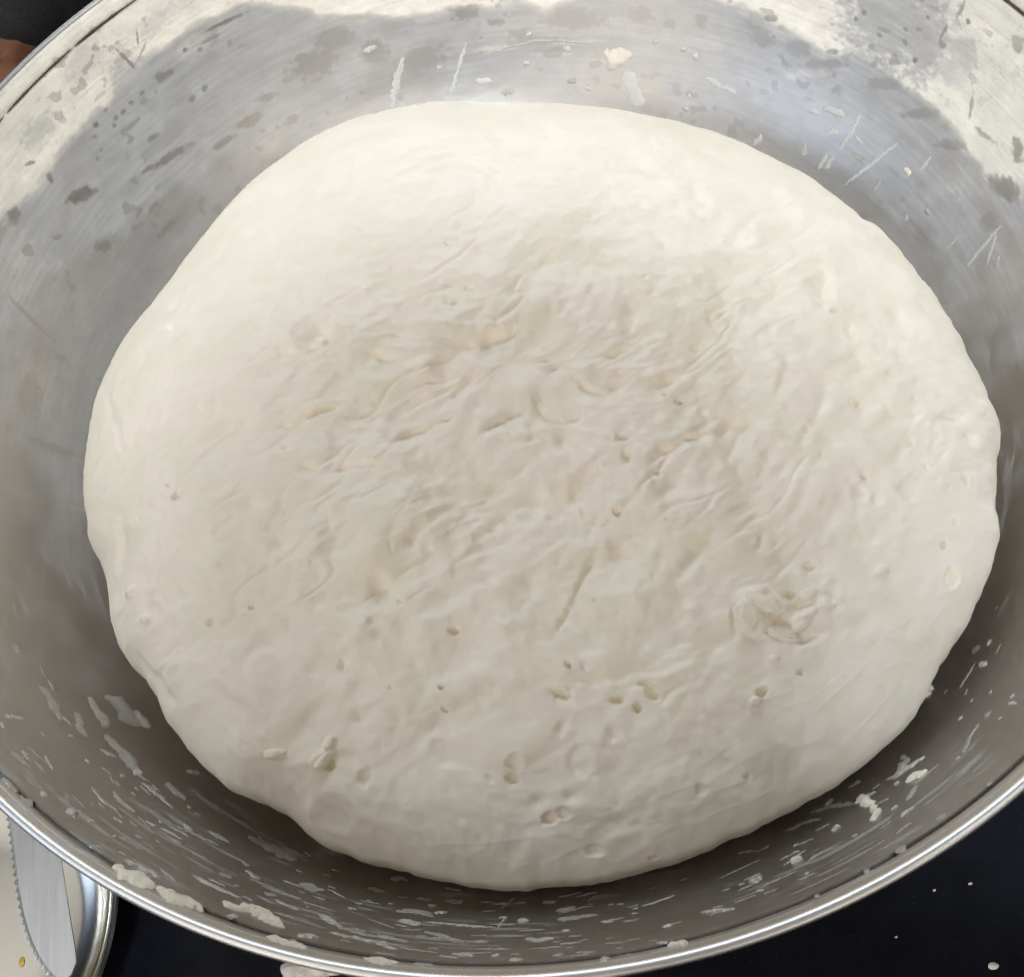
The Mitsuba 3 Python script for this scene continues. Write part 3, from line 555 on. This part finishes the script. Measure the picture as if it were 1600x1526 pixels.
THICK, THIN, TRACE = 'dough_thick', 'dough_thin', 'dough_trace'
SMEARS = [  # places, width mm, thickness mm, material
    (z6((505, 1020), (560, 1060), (640, 1095), (710, 1110)), 6.0, 1.6, THICK), (z6((700, 1115), (760, 1155), (820, 1185), (900, 1205), (925, 1235)), 4.6, 1.4, THICK),
    (z6((560, 990), (640, 1030), (730, 1080)), 3.0, .7, THIN), (z6((1010, 1180), (1080, 1215), (1160, 1225), (1220, 1260), (1290, 1305)), 5.4, 1.4, THICK), (z6((1035, 1245), (1070, 1265)), 3.5, .8, THIN),
    (z6((870, 1060), (930, 1095), (1010, 1135), (1100, 1170)), 2.2, .5, THIN), (z6((1340, 1335), (1400, 1340), (1450, 1345)), 3.2, .7, THIN), (z6((1200, 1340), (1300, 1370), (1400, 1400)), 4.0, .8, THICK), (z6((720, 1030), (800, 1095)), 1.6, .4, TRACE),
    (z6((310, 760), (345, 800)), 4.2, .7, THIN), (z6((395, 810), (425, 828)), 2.6, .5, THIN), (z6((180, 690), (220, 705)), 3.2, .5, THIN), (z6((515, 885), (525, 893)), 2.2, .6, THIN), (z6((410, 660), (470, 730), (535, 775)), 2.0, .4, TRACE),
    (z6((510, 680), (560, 740), (620, 780)), 1.8, .4, TRACE), (z6((515, 800), (555, 830)), 2.0, .4, THIN), (z6((385, 540), (408, 555)), 2.0, .5, THIN), (z6((545, 605), (570, 620)), 2.4, .4, TRACE), (z6((20, 340), (65, 350), (110, 352)), 2.2, .4, THIN),
    (z6((10, 370), (14, 400)), 1.8, .4, THIN), (z6((45, 495), (90, 530), (140, 580)), 3.4, .4, TRACE), (z6((180, 200), (225, 260), (280, 370)), 4.2, .35, TRACE), (z6((345, 320), (365, 380), (390, 440)), 4.4, .3, TRACE), (z6((400, 250), (450, 330), (490, 400)), 5.5, .35, TRACE),
    (z6((480, 240), (540, 290), (600, 350), (660, 390)), 9.0, .45, TRACE), (z6((600, 320), (640, 340), (680, 400)), 5.0, .5, THIN), (z6((480, 420), (540, 490), (600, 560), (650, 610)), 6.0, .35, TRACE), (z6((600, 590), (650, 605)), 5.0, .5, THIN), (z6((760, 640), (800, 690), (850, 720)), 4.5, .4, TRACE),
    (z6((840, 590), (910, 605)), 3.4, .35, TRACE), (z6((640, 640), (720, 700), (790, 765)), 2.2, .4, TRACE), (z6((450, 490), (530, 530)), 2.0, .35, TRACE), (z6((60, 20), (100, 60)), 4.0, .35, TRACE), (z6((20, 620), (70, 690)), 2.6, .3, TRACE), (z6((75, 720), (150, 750)), 5.0, .25, TRACE),
    (z6((1120, 880), (1220, 940), (1350, 1000)), 5.0, .35, TRACE), (z6((1110, 1040), (1180, 1085)), 2.4, .4, TRACE), (z6((1350, 1100), (1440, 1140)), 4.0, .35, TRACE), (z6((940, 860), (1050, 920)), 3.0, .3, TRACE), (z6((780, 895), (820, 920)), 1.6, .3, TRACE), (z6((400, 930), (470, 940)), 2.6, .4, TRACE),
    (z6((610, 880), (650, 900)), 2.4, .3, TRACE), (z6((990, 1050), (1050, 1080)), 3.0, .3, TRACE), (z6((1250, 1180), (1360, 1225)), 2.0, .35, THIN),
    (z7((20, 440), (90, 480), (170, 520)), 6.0, .3, TRACE), (z7((190, 610), (240, 630), (290, 640)), 6.0, .35, TRACE), (z7((30, 650), (90, 665)), 3.4, .3, TRACE), (z7((120, 700), (180, 725)), 2.2, .35, TRACE), (z7((260, 740), (320, 775), (360, 795)), 3.2, .5, THIN), (z7((330, 790), (420, 815), (500, 835)), 3.0, .35, TRACE),
    (z7((300, 815), (390, 835), (460, 850), (560, 860)), 2.4, .5, THIN), (z7((480, 850), (590, 890)), 1.8, .5, THIN), (z7((500, 825), (640, 855)), 2.8, .4, TRACE), (z7((600, 760), (650, 775), (690, 785)), 4.2, .5, THIN), (z7((580, 730), (650, 725), (740, 740)), 3.6, .4, TRACE), (z7((460, 630), (540, 650)), 3.0, .35, TRACE),
    (z7((555, 590), (640, 600)), 5.0, .3, TRACE), (z7((720, 700), (745, 710)), 4.4, .4, TRACE), (z7((740, 735), (800, 730)), 2.0, .5, THIN), (z7((790, 680), (860, 695)), 4.0, .3, TRACE), (z7((690, 770), (850, 785), (1010, 795)), 2.0, .4, TRACE), (z7((1005, 800), (1040, 755)), 1.2, .4, THIN), (z7((690, 810), (800, 840), (880, 850)), 3.4, .3, TRACE),
    (z7((810, 905), (910, 915)), 2.2, .4, THIN), (z7((980, 912), (1010, 915)), 3.0, .5, THIN), (z7((1060, 930), (1110, 932)), 3.0, .5, THIN), (z7((1085, 770), (1140, 765)), 3.6, .4, THIN), (z7((1190, 690), (1250, 692)), 3.6, .4, THIN), (z7((1250, 730), (1310, 712), (1340, 710)), 3.4, .4, THIN), (z7((1250, 765), (1330, 755), (1410, 745)), 3.2, .35, TRACE),
    (z7((1120, 840), (1180, 852), (1245, 838)), 4.2, .5, THIN), (z7((1270, 810), (1310, 808)), 1.6, .4, THIN), (z7((1440, 775), (1490, 768)), 2.0, .4, THIN), (z7((1330, 900), (1420, 895)), 2.0, .3, TRACE), (z7((1430, 935), (1480, 928)), 3.2, .6, THIN), (z7((440, 925), (530, 940), (600, 945)), 3.6, .6, THICK), (z7((640, 945), (760, 960)), 2.4, .4, TRACE),
    (z7((1240, 915), (1280, 905)), 2.4, .35, TRACE), (z7((1380, 690), (1420, 660)), 1.4, .3, TRACE), (z7((1020, 720), (1080, 670)), 1.4, .3, TRACE), (z7((880, 855), (980, 850)), 2.4, .3, TRACE), (z7((100, 850), (170, 870)), 4.0, .5, THIN), (z7((380, 710), (420, 722)), 1.8, .4, TRACE),
    (z8((1090, 480), (1110, 500), (1070, 560)), 3.0, .8, THIN), (z8((1020, 585), (1060, 570), (1120, 530), (1190, 480)), 2.6, .7, THIN), (z8((1110, 585), (1150, 565), (1200, 540)), 4.2, 1.2, THICK), (z8((1125, 580),), 2.4, 1.0, THICK), (z8((1070, 597),), 1.6, .7, THIN), (z8((905, 655), (940, 680), (965, 690)), 4.6, 1.3, THICK), (z8((970, 690), (985, 715), (978, 750)), 3.2, 1.1, THICK),
    (z8((930, 655), (985, 630)), 1.6, .6, THIN), (z8((1085, 740), (1110, 715), (1145, 690)), 1.8, .6, THIN), (z8((1060, 700),), 1.8, .6, THIN), (z8((1110, 670), (1140, 620), (1160, 600)), 2.6, .4, TRACE), (z8((800, 800), (830, 770)), 3.0, .9, THIN), (z8((655, 920),), 2.6, 1.4, THICK), (z8((470, 1015), (490, 990), (512, 985)), 4.0, .9, THIN), (z8((480, 1045), (520, 1040)), 1.4, .4, THIN),
    (z8((695, 972),), 1.2, .5, THIN), (z8((250, 1135), (320, 1128), (400, 1118)), 2.2, .6, THIN), (z8((300, 1115), (350, 1105)), 1.6, .3, TRACE), (z8((90, 1195), (140, 1185)), 2.4, .6, THIN), (z8((65, 1262), (120, 1255)), 1.8, .5, THIN), (z8((115, 1280), (160, 1265), (205, 1265)), 3.6, 1.0, THICK), (z8((0, 1110), (80, 1085), (150, 1060)), 1.6, .35, TRACE), (z8((410, 1020), (440, 1010)), 1.2, .4, TRACE),
    (z8((1410, 100), (1450, 95)), 2.8, .9, THIN), (z8((1330, 205), (1370, 140), (1400, 90)), 1.2, .4, THIN), (z8((1380, 50), (1420, 25)), 3.4, .4, TRACE), (z8((1450, 5), (1460, 15)), 2.4, .8, THIN), (z8((1535, 260), (1570, 265)), 1.6, .5, THIN), (z8((1550, 235),), 1.6, .6, THIN), (z8((1335, 325),), 1.6, .5, THIN), (z8((1355, 230), (1362, 200)), .9, .3, TRACE),
    (z8((700, 720), (800, 690), (900, 680)), 3.0, .35, TRACE), (z8((770, 690), (805, 660)), 3.4, .5, THIN), (z8((890, 600), (920, 585)), 3.0, .4, TRACE), (z8((590, 800), (690, 760), (760, 740)), 2.6, .3, TRACE), (z8((640, 860), (660, 845)), 1.2, .4, THIN), (z8((630, 885), (670, 878)), 1.2, .4, THIN), (z8((690, 930), (740, 890), (850, 850)), 1.4, .3, TRACE), (z8((880, 820), (910, 805)), 2.6, .3, TRACE),
    (z8((1340, 480), (1360, 440), (1380, 390), (1420, 340)), 1.8, .3, TRACE), (z8((1500, 325),), 1.2, .4, THIN), (z8((1460, 215),), 1.4, .3, TRACE), (z8((930, 965), (960, 955)), 3.2, .4, TRACE), (z8((725, 1070), (750, 1060)), 2.6, .4, TRACE), (z8((1060, 880), (1110, 860)), 5, .3, TRACE), (z8((1230, 745), (1270, 735)), 3.5, .35, TRACE), (z8((1440, 600), (1470, 590)), 2.0, .3, TRACE),
    (z8((1185, 240), (1200, 210), (1215, 185)), 4.4, 1.8, THICK),
    # far wall: scratches, drips and lumps
    (z2((350, 225), (320, 330), (300, 470)), 3.2, .25, THIN), (z2((615, 160), (580, 270), (540, 410)), 2.0, .25, THIN), (z2((1280, 290), (1310, 370), (1350, 440)), 9.0, .25, THIN), (z2((1180, 230), (1240, 240), (1300, 215)), 6.5, 1.6, THICK), (z2((1215, 285),), 3.4, .6, THIN), (z2((180, 220), (210, 205), (240, 190)), 3.6, .9, THIN),
    (z2((870, 148),), 2.2, .7, THIN), (z2((1030, 205),), 2.8, .7, THIN), (z2((1400, 170),), 1.8, .6, THIN), (z2((860, 265),), 2.4, .5, THIN), (z2((1120, 370),), 2.4, .5, THIN), (z2((1525, 455),), 2.0, .6, THIN), (z2((1515, 205),), 2.2, .5, THIN), (z2((1565, 235),), 2.2, .5, THIN), (z2((1050, 340),), 3.0, .5, TRACE), (z2((640, 240), (700, 225), (790, 195), (900, 170), (1000, 170), (1200, 185)), 1.4, .25, TRACE), (z2((650, 340), (720, 335)), 3.0, .3, THIN), (z2((500, 285),), 2.4, .3, TRACE), (z2((750, 380), (810, 370)), 5, .25, TRACE),
    (z3((265, 320), (340, 365), (405, 390)), 3.2, .35, THIN), (z3((760, 450), (810, 460), (855, 485)), 3.4, .5, THIN), (z3((695, 460), (750, 470)), 2.8, .35, THIN), (z3((200, 395), (215, 400)), 2.4, .5, THIN), (z3((190, 455),), 2.2, .6, THIN), (z3((895, 570), (930, 600)), 2.2, .6, THIN), (z3((930, 450), (870, 570), (820, 640)), 2.4, .2, THIN), (z3((760, 560), (840, 545)), 3.2, .2, THIN), (z3((1090, 580), (980, 670), (840, 780)), 1.8, .25, THIN), (z3((1220, 640), (1160, 720)), 2.0, .2, THIN),
    (z3((1115, 715),), 3.0, .9, THICK), (z3((890, 640), (945, 685)), 2.4, .3, TRACE), (z3((1010, 740), (970, 800)), 2.2, .2, TRACE), (z3((780, 640), (740, 710)), 2.4, .2, THIN), (z3((810, 650), (770, 710)), 2.2, .2, THIN), (z3((510, 560), (470, 610)), 2.6, .25, THIN), (z3((1100, 930), (1115, 890)), 2.0, .5, TRACE), (z3((1520, 920), (1420, 1040), (1340, 1140)), 1.8, .2, THIN), (z3((1490, 960), (1440, 1120)), 1.6, .2, THIN), (z3((1340, 960), (1270, 1060)), 1.8, .2, TRACE), (z3((1430, 1030), (1370, 1100)), 1.6, .2, THIN),
    (z3((1200, 880),), 2.4, .5, TRACE), (z3((180, 205),), 2.0, .6, THIN), (z3((230, 235),), 2.4, .4, THIN), (z3((65, 175),), 2.0, .5, THIN), (z3((1290, 800), (1340, 850)), 1.4, .3, TRACE), (z3((1480, 1120), (1500, 1060)), 1.6, .4, TRACE), (z3((680, 590), (690, 660)), 6, .15, TRACE)]
for k, (pts, w, t, mat) in enumerate(SMEARS):
    if np.mean(pts, 0)[1] < 450: mat = {THIN: 'dough_pale', TRACE: THIN}.get(mat, mat)      # the far wall's are dry and pale
    add(numbered('steel_bowl__dough_smear'), (me := smear_mesh(pts, w * 1e-3, t * 1e-3, k + 1)), mat, smooth=True, uv=me.metadata['cover'])
# many finer streaks on the near wall where the dough was scraped round
sr = np.random.default_rng(41)
fine = {THIN: [], TRACE: []}
def fine_streaks(n, x0, x1, curve_pts, spread):
    cp = np.array(curve_pts, float)
    for k in range(n):
        x = sr.uniform(x0, x1)
        y = np.interp(x, cp[:, 0], cp[:, 1]) + sr.uniform(-1, 1) * np.interp(x, cp[:, 0], cp[:, 2])
        p = on_bowl(x, y)
        n_, tc, tu = wall_frame(p)
        L = sr.gamma(2.0, 2.0e-3) + 0.001
        d = tc * math.cos(0.22 * (g := sr.normal())) + tu * math.sin(0.22 * g)
        a, _ = project(np.array([p - d * L / 2, p, p + d * L / 2]))
        fine[TRACE if sr.random() < 0.72 else THIN].append(smear_mesh(a.tolist(), sr.uniform(.0006, .0022), .00025, 900 + k + int(x), n_across=5))
fine_streaks(150, 20, 1000, [(20, 1120, 120), (150, 1230, 95), (300, 1320, 75), (450, 1395, 70), (600, 1430, 62), (800, 1455, 55), (1000, 1440, 55)], 1)
fine_streaks(40, 1000, 1560, [(1000, 1440, 55), (1150, 1385, 50), (1300, 1310, 60), (1450, 1190, 80), (1560, 1050, 110)], 1)
for mat, ms in fine.items():
    add(numbered('steel_bowl__flour_streak'), trimesh.util.concatenate(ms), mat, kind='stuff', smooth=True, uv=np.vstack([q_.metadata['cover'] for q_ in ms]))
# dark baked-in dirt lying in the groove below the lip, far side, in broken runs
def arc_run(t0, t1, r, z, w, seed):
    n = max(6, int((t1 - t0) / 0.006)); t = np.linspace(t0, t1, n)
    ww = w * (0.25 + 1.3 * meshkit.fbm(np.stack([t * 60, np.full(n, seed), 0 * t], -1), 3)) * np.sqrt(np.clip(1 - np.abs(np.linspace(-1, 1, n)) ** 4, 0.02, 1))
    ring = []
    for a in np.linspace(0, 2 * np.pi, 7)[:-1]:
        ring.append(np.stack([(r + ww * np.cos(a)) * np.cos(t), (r + ww * np.cos(a)) * np.sin(t), H0 + z + ww * np.sin(a) * 0.8], -1))
    R_ = np.stack(ring, 1); m = 6
    i, j = np.meshgrid(np.arange(n - 1), np.arange(m), indexing='ij')
    a, b, c, d = i * m + j, i * m + (j + 1) % m, (i + 1) * m + j, (i + 1) * m + (j + 1) % m
    return trimesh.Trimesh(R_.reshape(-1, 3), np.vstack([np.stack([a, b, d], -1).reshape(-1, 3), np.stack([a, d, c], -1).reshape(-1, 3)]), process=False)
runs, t = [], 0.2
while t < 3.4:
    L = sr.uniform(0.05, 0.22); runs.append(arc_run(t, t + L, 0.2154, -0.0070, 0.00050, t)); t += L + sr.uniform(-0.01, 0.015)
t = 9
while t < 0.1:
    L = sr.uniform(0.03, 0.2); runs.append(arc_run(t, t + L, 0.2142, -0.0071, 0.00022, t)); t += L + sr.uniform(0.05, 0.5)
for r_ in runs: add(numbered('steel_bowl__groove_dirt'), r_, 'groove_dirt', smooth=True)

# a scrap of dough hanging over the outside of the rim, and lumps
def lump(c, size, seed, squash=(1, 1, 1), sub=3):
    m = trimesh.creation.icosphere(sub)
    v = m.vertices
    v = v * (0.62 + 0.75 * meshkit.fbm(v * 1.3 + seed * 7.7, 3))[:, None] * np.array(squash) * size
    return trimesh.Trimesh(v + np.array(c), m.faces, process=False)
p0 = EYE + ray(478, 1512) * (np.linalg.norm(on_plane(478, 1512, H0 - 0.003) - EYE))
add(numbered('steel_bowl__dough_smear'), trimesh.util.concatenate([lump(p0 + RT * a - np.array([0, 0, b]), s_, q, (1.3, .8, .9)) for q, (a, b, s_) in enumerate([(-.004, .002, .0022), (0, .0025, .0028), (.004, .001, .0024), (.007, .0005, .0018), (-.001, .005, .0018)])]), 'flour', smooth=True)

# ---------------------------------------------------------------- small steel dish and the serrated knife lying across it
labels['steel_dish'] = {'label': 'small steel dish with a yellow oil stain, under the serrated knife', 'category': 'dish'}
DX, DY, DR, DZ = -0.2385, -0.1495, 0.0675, 0.031
dp = [(1e-5, 0.0030), (0.030, 0.0030), (0.043, 0.0034), (0.0500, 0.0052), (0.0545, 0.0090), (0.0580, 0.0160), (0.0612, 0.0240), (0.0640, 0.0290), (0.0662, 0.0306), (DR, DZ), (DR + .0006, DZ - .0006), (0.0662, 0.0294), (0.0622, 0.0240), (0.0590, 0.0160), (0.0553, 0.0082), (0.0505, 0.0042), (0.043, 0.0022), (1e-5, 0.0020)]
dsm = revolve(dp, 160); dsm.apply_translation((DX, DY, 0))
def oil(p, n, uv):
    x, y = p.x - DX, p.y - DY
    a = dr.atan2(y, x)
    nz = mikit.fbm(p.x * 160, p.y * 160, p.z * 160, octaves=3)
    band = mikit.smoothstep(0.016, 0.021, p.z + nz * 0.006 - 0.003) * mikit.smoothstep(0.031, 0.0285, p.z + nz * 0.002)
    return dr.clip(band * mikit.smoothstep(0.30, 0.55, nz) * 0.85, 0, 0.85)
scene['oily_steel'] = {'type': 'twosided', 'bsdf': {'type': 'blendbsdf', 'weight': mikit.proc(oil),
    'a': {'type': 'principled', 'base_color': rgb(0.58, 0.57, 0.54), 'metallic': 1.0, 'roughness': 0.2},
    'b': {'type': 'principled', 'base_color': rgb(0.36, 0.29, 0.05), 'roughness': 0.3, 'specular': 0.5}}}
add('steel_dish__body', dsm, 'oily_steel', smooth=40)
scene['oil_drop'] = principled(rgb(0.42, 0.30, 0.04), 0.3)
q = on_plane(34, 1502, 0.0032)
add('steel_dish__stain', lump(q, .0014, 3, (.7, 1.2, .3), 2), 'oil_drop', 'small yellow brown speck on the dish floor', smooth=True)

labels['serrated_knife'] = {'label': 'serrated steel kitchen knife lying across the small dish beside the bowl', 'category': 'knife'}
KZ = 0.0335
K = lambda px, py: on_plane(px, py, KZ)[:2]
left = np.array([K(*p) for p in [(-22, 1030), (-12, 1130), (4, 1262), (14, 1340), (22, 1400), (33, 1450), (50, 1494), (70, 1524), (86, 1540)]])
tip = np.array([K(*p) for p in [(100, 1535), (112, 1520), (119, 1502), (117, 1480)]])
right = np.array([K(*p) for p in [(108, 1425), (95, 1340), (82, 1250), (60, 1110), (46, 1010)]])
seg = np.r_[0, np.cumsum(np.linalg.norm(np.diff(left, axis=0), axis=1))]
ns = int(seg[-1] / 0.0028)
L_ = np.linspace(0, seg[-1], ns * 6 + 1)
ll = np.stack([CubicSpline(seg, left[:, k])(L_) for k in (0, 1)], -1)
tang = np.gradient(ll, axis=0); tang /= np.linalg.norm(tang, axis=1)[:, None]
nrm = np.stack([-tang[:, 1], tang[:, 0]], -1)
if nrm[0] @ (right[2] - left[2]) < 0: nrm = -nrm
ph_ = (np.arange(len(L_)) % 6) / 6
ll = ll + nrm * (0.00095 * np.sin(np.pi * ph_))[:, None]
from shapely.geometry import Polygon
inner = np.stack([CubicSpline(seg, left[:, k])(L_) for k in (0, 1)], -1) + nrm * 0.0021
pl = Polygon(np.vstack([inner, tip, right])).buffer(0)
edge_in = pl.buffer(-0.00005)
b2 = trimesh.creation.extrude_polygon(edge_in, 0.0008, engine='earcut'); b2.apply_translation((0, 0, KZ - 0.0008))
nb_ = len(ll)
bv = np.vstack([np.c_[ll, np.full(nb_, KZ - .00125)], np.c_[inner, np.full(nb_, KZ)], np.c_[inner, np.full(nb_, KZ - .0013)]])
ib = np.arange(nb_ - 1)
b3 = trimesh.Trimesh(bv, np.vstack([np.stack([ib, ib + 1, ib + nb_], -1), np.stack([ib + 1, ib + nb_ + 1, ib + nb_], -1), np.stack([ib, ib + 2 * nb_, ib + 1], -1), np.stack([ib + 1, ib + 2 * nb_, ib + 2 * nb_ + 1], -1)]), process=False)
if b3.face_normals[0][2] < 0: b3.invert()
add('serrated_knife__blade', trimesh.util.concatenate([b2, b3]), 'steel_blade')
scene['black_plastic'] = principled(rgb(0.02, 0.02, 0.02), 0.4)
kd = (np.mean([left[0], right[-1]], 0) - np.mean([left[6], right[0]], 0)); kd /= np.linalg.norm(kd)
ka = np.mean([left[0], right[-1]], 0)
kh = m3.Manifold.batch_hull([m3.Manifold.sphere(r_, 20).scale((1, 1, .6)).translate((ka[0] + kd[0] * t_, ka[1] + kd[1] * t_, KZ)) for t_, r_ in ((0.0, .0085), (.03, .0105), (.075, .0105), (.1, .0085))])
add('serrated_knife__handle', kh, 'black_plastic', smooth=50)

# ---------------------------------------------------------------- flour crumbs on the counter
CR = [(1552, 1508, 1.5), (1516, 1380, .6), (1460, 1390, .5), (1400, 1463, .4)]
for px, py, s_ in CR:
    q = on_plane(px, py, 0.0006)
    nm = numbered('flour_crumb')
    big = s_ > 1.2
    where = {1516: 'tiny flour speck on the black counter, the one nearest the right edge of the photo', 1460: 'tiny flour speck on the black counter, the middle one of three', 1400: 'tiny flour speck on the black counter, lowest and leftmost of three'}.get(px)
    add(nm, lump(q, s_ * 1e-3, px, (1.2, .8, .55), 2), 'flour', 'largest white dough crumb on the black counter near the lower right corner' if big else where, 'crumb', None if big else 'flour specks on the counter', smooth=True)

# ---------------------------------------------------------------- person at the far left: dark sleeve, hand on the outside of the bowl
def limb(joints, chains, fine=0.004):
    parts = []
    for ch in chains:
        for a, b in zip(ch[:-1], ch[1:]):
            (pa, ra), (pb, rb) = joints[a], joints[b]
            parts.append(m3.Manifold.batch_hull([m3.Manifold.sphere(ra, 18).translate(tuple(pa)), m3.Manifold.sphere(rb, 18).translate(tuple(pb))]))
    m = m3.Manifold.batch_boolean(parts, m3.OpType.Add).refine_to_length(fine)
    k = m.to_mesh()
    t_ = trimesh.Trimesh(k.vert_properties[:, :3], k.tri_verts)
    trimesh.smoothing.filter_taubin(t_, iterations=12)
    return t_
labels['person'] = {'label': 'person in a dark sleeve with one hand beside the far left of the bowl', 'category': 'person'}
def A(*v): return np.array(v, float)
J = {'el': (A(-.150, .520, .20), .043), 'fm': (A(-.175, .400, .140), .040), 'wr': (A(-.209, .258, .060), .027), 'pa': (A(-.222, .235, .052), .026), 'pb': (A(-.236, .205, .046), .021), 'pc': (A(-.219, .198, .056), .018)}
for k_, (dx, dz, ln) in enumerate(((-.020, -.004, .92), (-.008, .006, 1.0), (.004, .010, .96), (.015, .010, .8))):
    b0 = A(-.232 + dx * .9, .198, .050 + dz)
    J[f'f{k_}0'] = (b0, .0095); J[f'f{k_}1'] = (b0 + A(-.004, -.036 * ln, .002), .0086); J[f'f{k_}2'] = (b0 + A(-.003, -.058 * ln, -.010), .0078); J[f'f{k_}3'] = (b0 + A(.001, -.070 * ln, -.026), .0068)
J['t0'] = (A(-.205, .228, .055), .013); J['t1'] = (A(-.193, .205, .062), .0105); J['t2'] = (A(-.190, .182, .066), .0085)
ch = [('el', 'fm', 'wr', 'pa', 'pb'), ('pa', 'pc'), ('pb', 'pc'), ('pa', 't0', 't1', 't2')]
for k_ in range(4): ch += [('pb' if k_ < 2 else 'pc', f'f{k_}0', f'f{k_}1', f'f{k_}2', f'f{k_}3')]
def skin(p, n, uv):
    return mikit.mix((0.15, 0.068, 0.04), (0.20, 0.09, 0.05), mikit.fbm(p.x * 120, p.y * 120, p.z * 120))
scene['brown_skin'] = principled(mikit.proc(skin), 0.5, specular=0.35)
add('person__arm', limb(J, ch), 'brown_skin', 'brown forearm and hand', smooth=True)
SJ = {'sh': (A(-.30, .68, .44), .085), 'el': (A(-.145, .525, .20), .064), 'fm': (A(-.168, .400, .135), .060), 'cu': (A(-.205, .288, .072), .050)}
sl = limb(SJ, [('sh', 'el', 'fm', 'cu')], 0.005)
v = sl.vertices; ax_ = SJ['cu'][0] - SJ['fm'][0]; ax_ /= np.linalg.norm(ax_)
al = (v - SJ['cu'][0]) @ ax_
fold = meshkit.fbm(np.stack([al * 26, v[:, 0] * 14, v[:, 2] * 14], -1), 3, 9) - 0.5
sl.vertices = v + sl.vertex_normals * (fold * 0.030)[:, None]
def cloth(p, n, uv):
    return mikit.mix((0.010, 0.009, 0.011), (0.022, 0.018, 0.020), mikit.noise(p.x * 700, p.y * 700, p.z * 700))
scene['dark_cloth'] = principled(mikit.proc(cloth), 0.85, sheen=0.3)
add('person__sleeve', sl, 'dark_cloth', 'dark cloth sleeve with soft folds', smooth=True)

# ---------------------------------------------------------------- the photographer leaning over the bowl behind the camera: the dull light on the middle and near side is this shade
labels['person_001'] = {'label': 'photographer in a cream shirt leaning over the bowl with a phone, behind the camera', 'category': 'person'}
HX = 0.02
B = {'head': (A(HX, -.285, .700), .088), 'chin': (A(HX, -.235, .655), .055), 'neck': (A(HX, -.37, .655), .055), 'chest': (A(HX, -.62, .52), .11), 'shl': (A(HX - .19, -.50, .575), .06), 'shr': (A(HX + .19, -.50, .575), .06),
     'belly': (A(HX, -.88, .30), .12), 'hipl': (A(HX - .08, -.99, .04), .105), 'hipr': (A(HX + .08, -.99, .04), .105), 'kneel': (A(HX - .10, -.95, -.42), .062), 'kneer': (A(HX + .10, -.95, -.42), .062), 'footl': (A(HX - .10, -1.0, -.86), .045), 'footr': (A(HX + .10, -1.0, -.86), .045), 'toel': (A(HX - .11, -.86, -.88), .03), 'toer': (A(HX + .11, -.86, -.88), .03),
     'ell': (A(HX - .30, -.46, .38), .045), 'elr': (A(HX + .30, -.48, .38), .045), 'wrl': (A(-.115, -.335, .400), .028), 'wrr': (A(.095, -.335, .400), .028), 'pml': (A(-.085, -.305, .408), .021), 'pmr': (A(.065, -.305, .408), .021)}
for sg_, nm_ in ((-1, 'l'), (1, 'r')):
    for k_ in range(4):
        b0 = B['pm' + nm_][0]
        for q_, (dx, dy, dz, r_) in enumerate(((0, .012, .012, .010), (-sg_ * .012, .018, .022, .009), (-sg_ * .030, .016, .026, .008), (-sg_ * .045, .010, .024, .007))):
            B[f'g{nm_}{k_}{q_}'] = (b0 + A(dx, dy - .020 * k_ + .02, dz - .004 * k_), r_)
    B[f'h{nm_}0'] = (B['pm' + nm_][0] + A(-sg_ * .012, .010, -.004), .011); B[f'h{nm_}1'] = (B['pm' + nm_][0] + A(-sg_ * .026, .004, .004), .0095)
bc = [('head', 'chin'), ('head', 'neck', 'chest', 'belly'), ('chest', 'shl', 'ell', 'wrl', 'pml'), ('chest', 'shr', 'elr', 'wrr', 'pmr'), ('shl', 'shr'), ('belly', 'hipl', 'kneel', 'footl', 'toel'), ('belly', 'hipr', 'kneer', 'footr', 'toer'), ('hipl', 'hipr')]
for nm_ in 'lr':
    bc += [('pm' + nm_, f'h{nm_}0', f'h{nm_}1')] + [('pm' + nm_,) + tuple(f'g{nm_}{k_}{q_}' for q_ in range(4)) for k_ in range(4)]
add('person_001__body', limb(B, bc, 0.012), 'brown_skin', smooth=True)
SB = {k_: (B[k_][0], B[k_][1] + .014) for k_ in ('chest', 'shl', 'shr', 'belly', 'hipl', 'hipr', 'ell', 'elr')}
scene['cream_shirt'] = principled(rgb(0.78, 0.72, 0.62), 0.9)
add('person_001__shirt', limb(SB, [('chest', 'belly'), ('chest', 'shl', 'ell'), ('chest', 'shr', 'elr'), ('shl', 'shr'), ('belly', 'hipl'), ('belly', 'hipr'), ('hipl', 'hipr')], 0.02), 'cream_shirt', smooth=True)
hr = trimesh.creation.icosphere(4); hv = hr.vertices * A(.095, .10, .095); hv = hv[:, :] + A(HX, -.30, .712)
keep_ = (hr.vertices @ A(0, .55, -.83)) < 0.25
hr = trimesh.Trimesh(hv, hr.faces[keep_[hr.faces].all(1)], process=False)
scene['dark_hair'] = principled(rgb(0.02, 0.015, 0.012), 0.6)
add('person_001__hair', hr, 'dark_hair', smooth=True)
PC = EYE - FW * 0.0095 - UP * 0.004
px_ = m3.Manifold.batch_hull([m3.Manifold.sphere(.004, 16).translate((a_ * .066, b_ * .031, 0)) for a_ in (-1, 1) for b_ in (-1, 1)])
pm_ = px_.to_mesh(); pv = pm_.vert_properties[:, :3]
add('phone', trimesh.Trimesh(PC + np.outer(pv[:, 0], RT) + np.outer(pv[:, 1], UP) + np.outer(pv[:, 2], FW), pm_.tri_verts), 'black_plastic', 'black phone held over the bowl, behind the camera', 'phone', smooth=40)
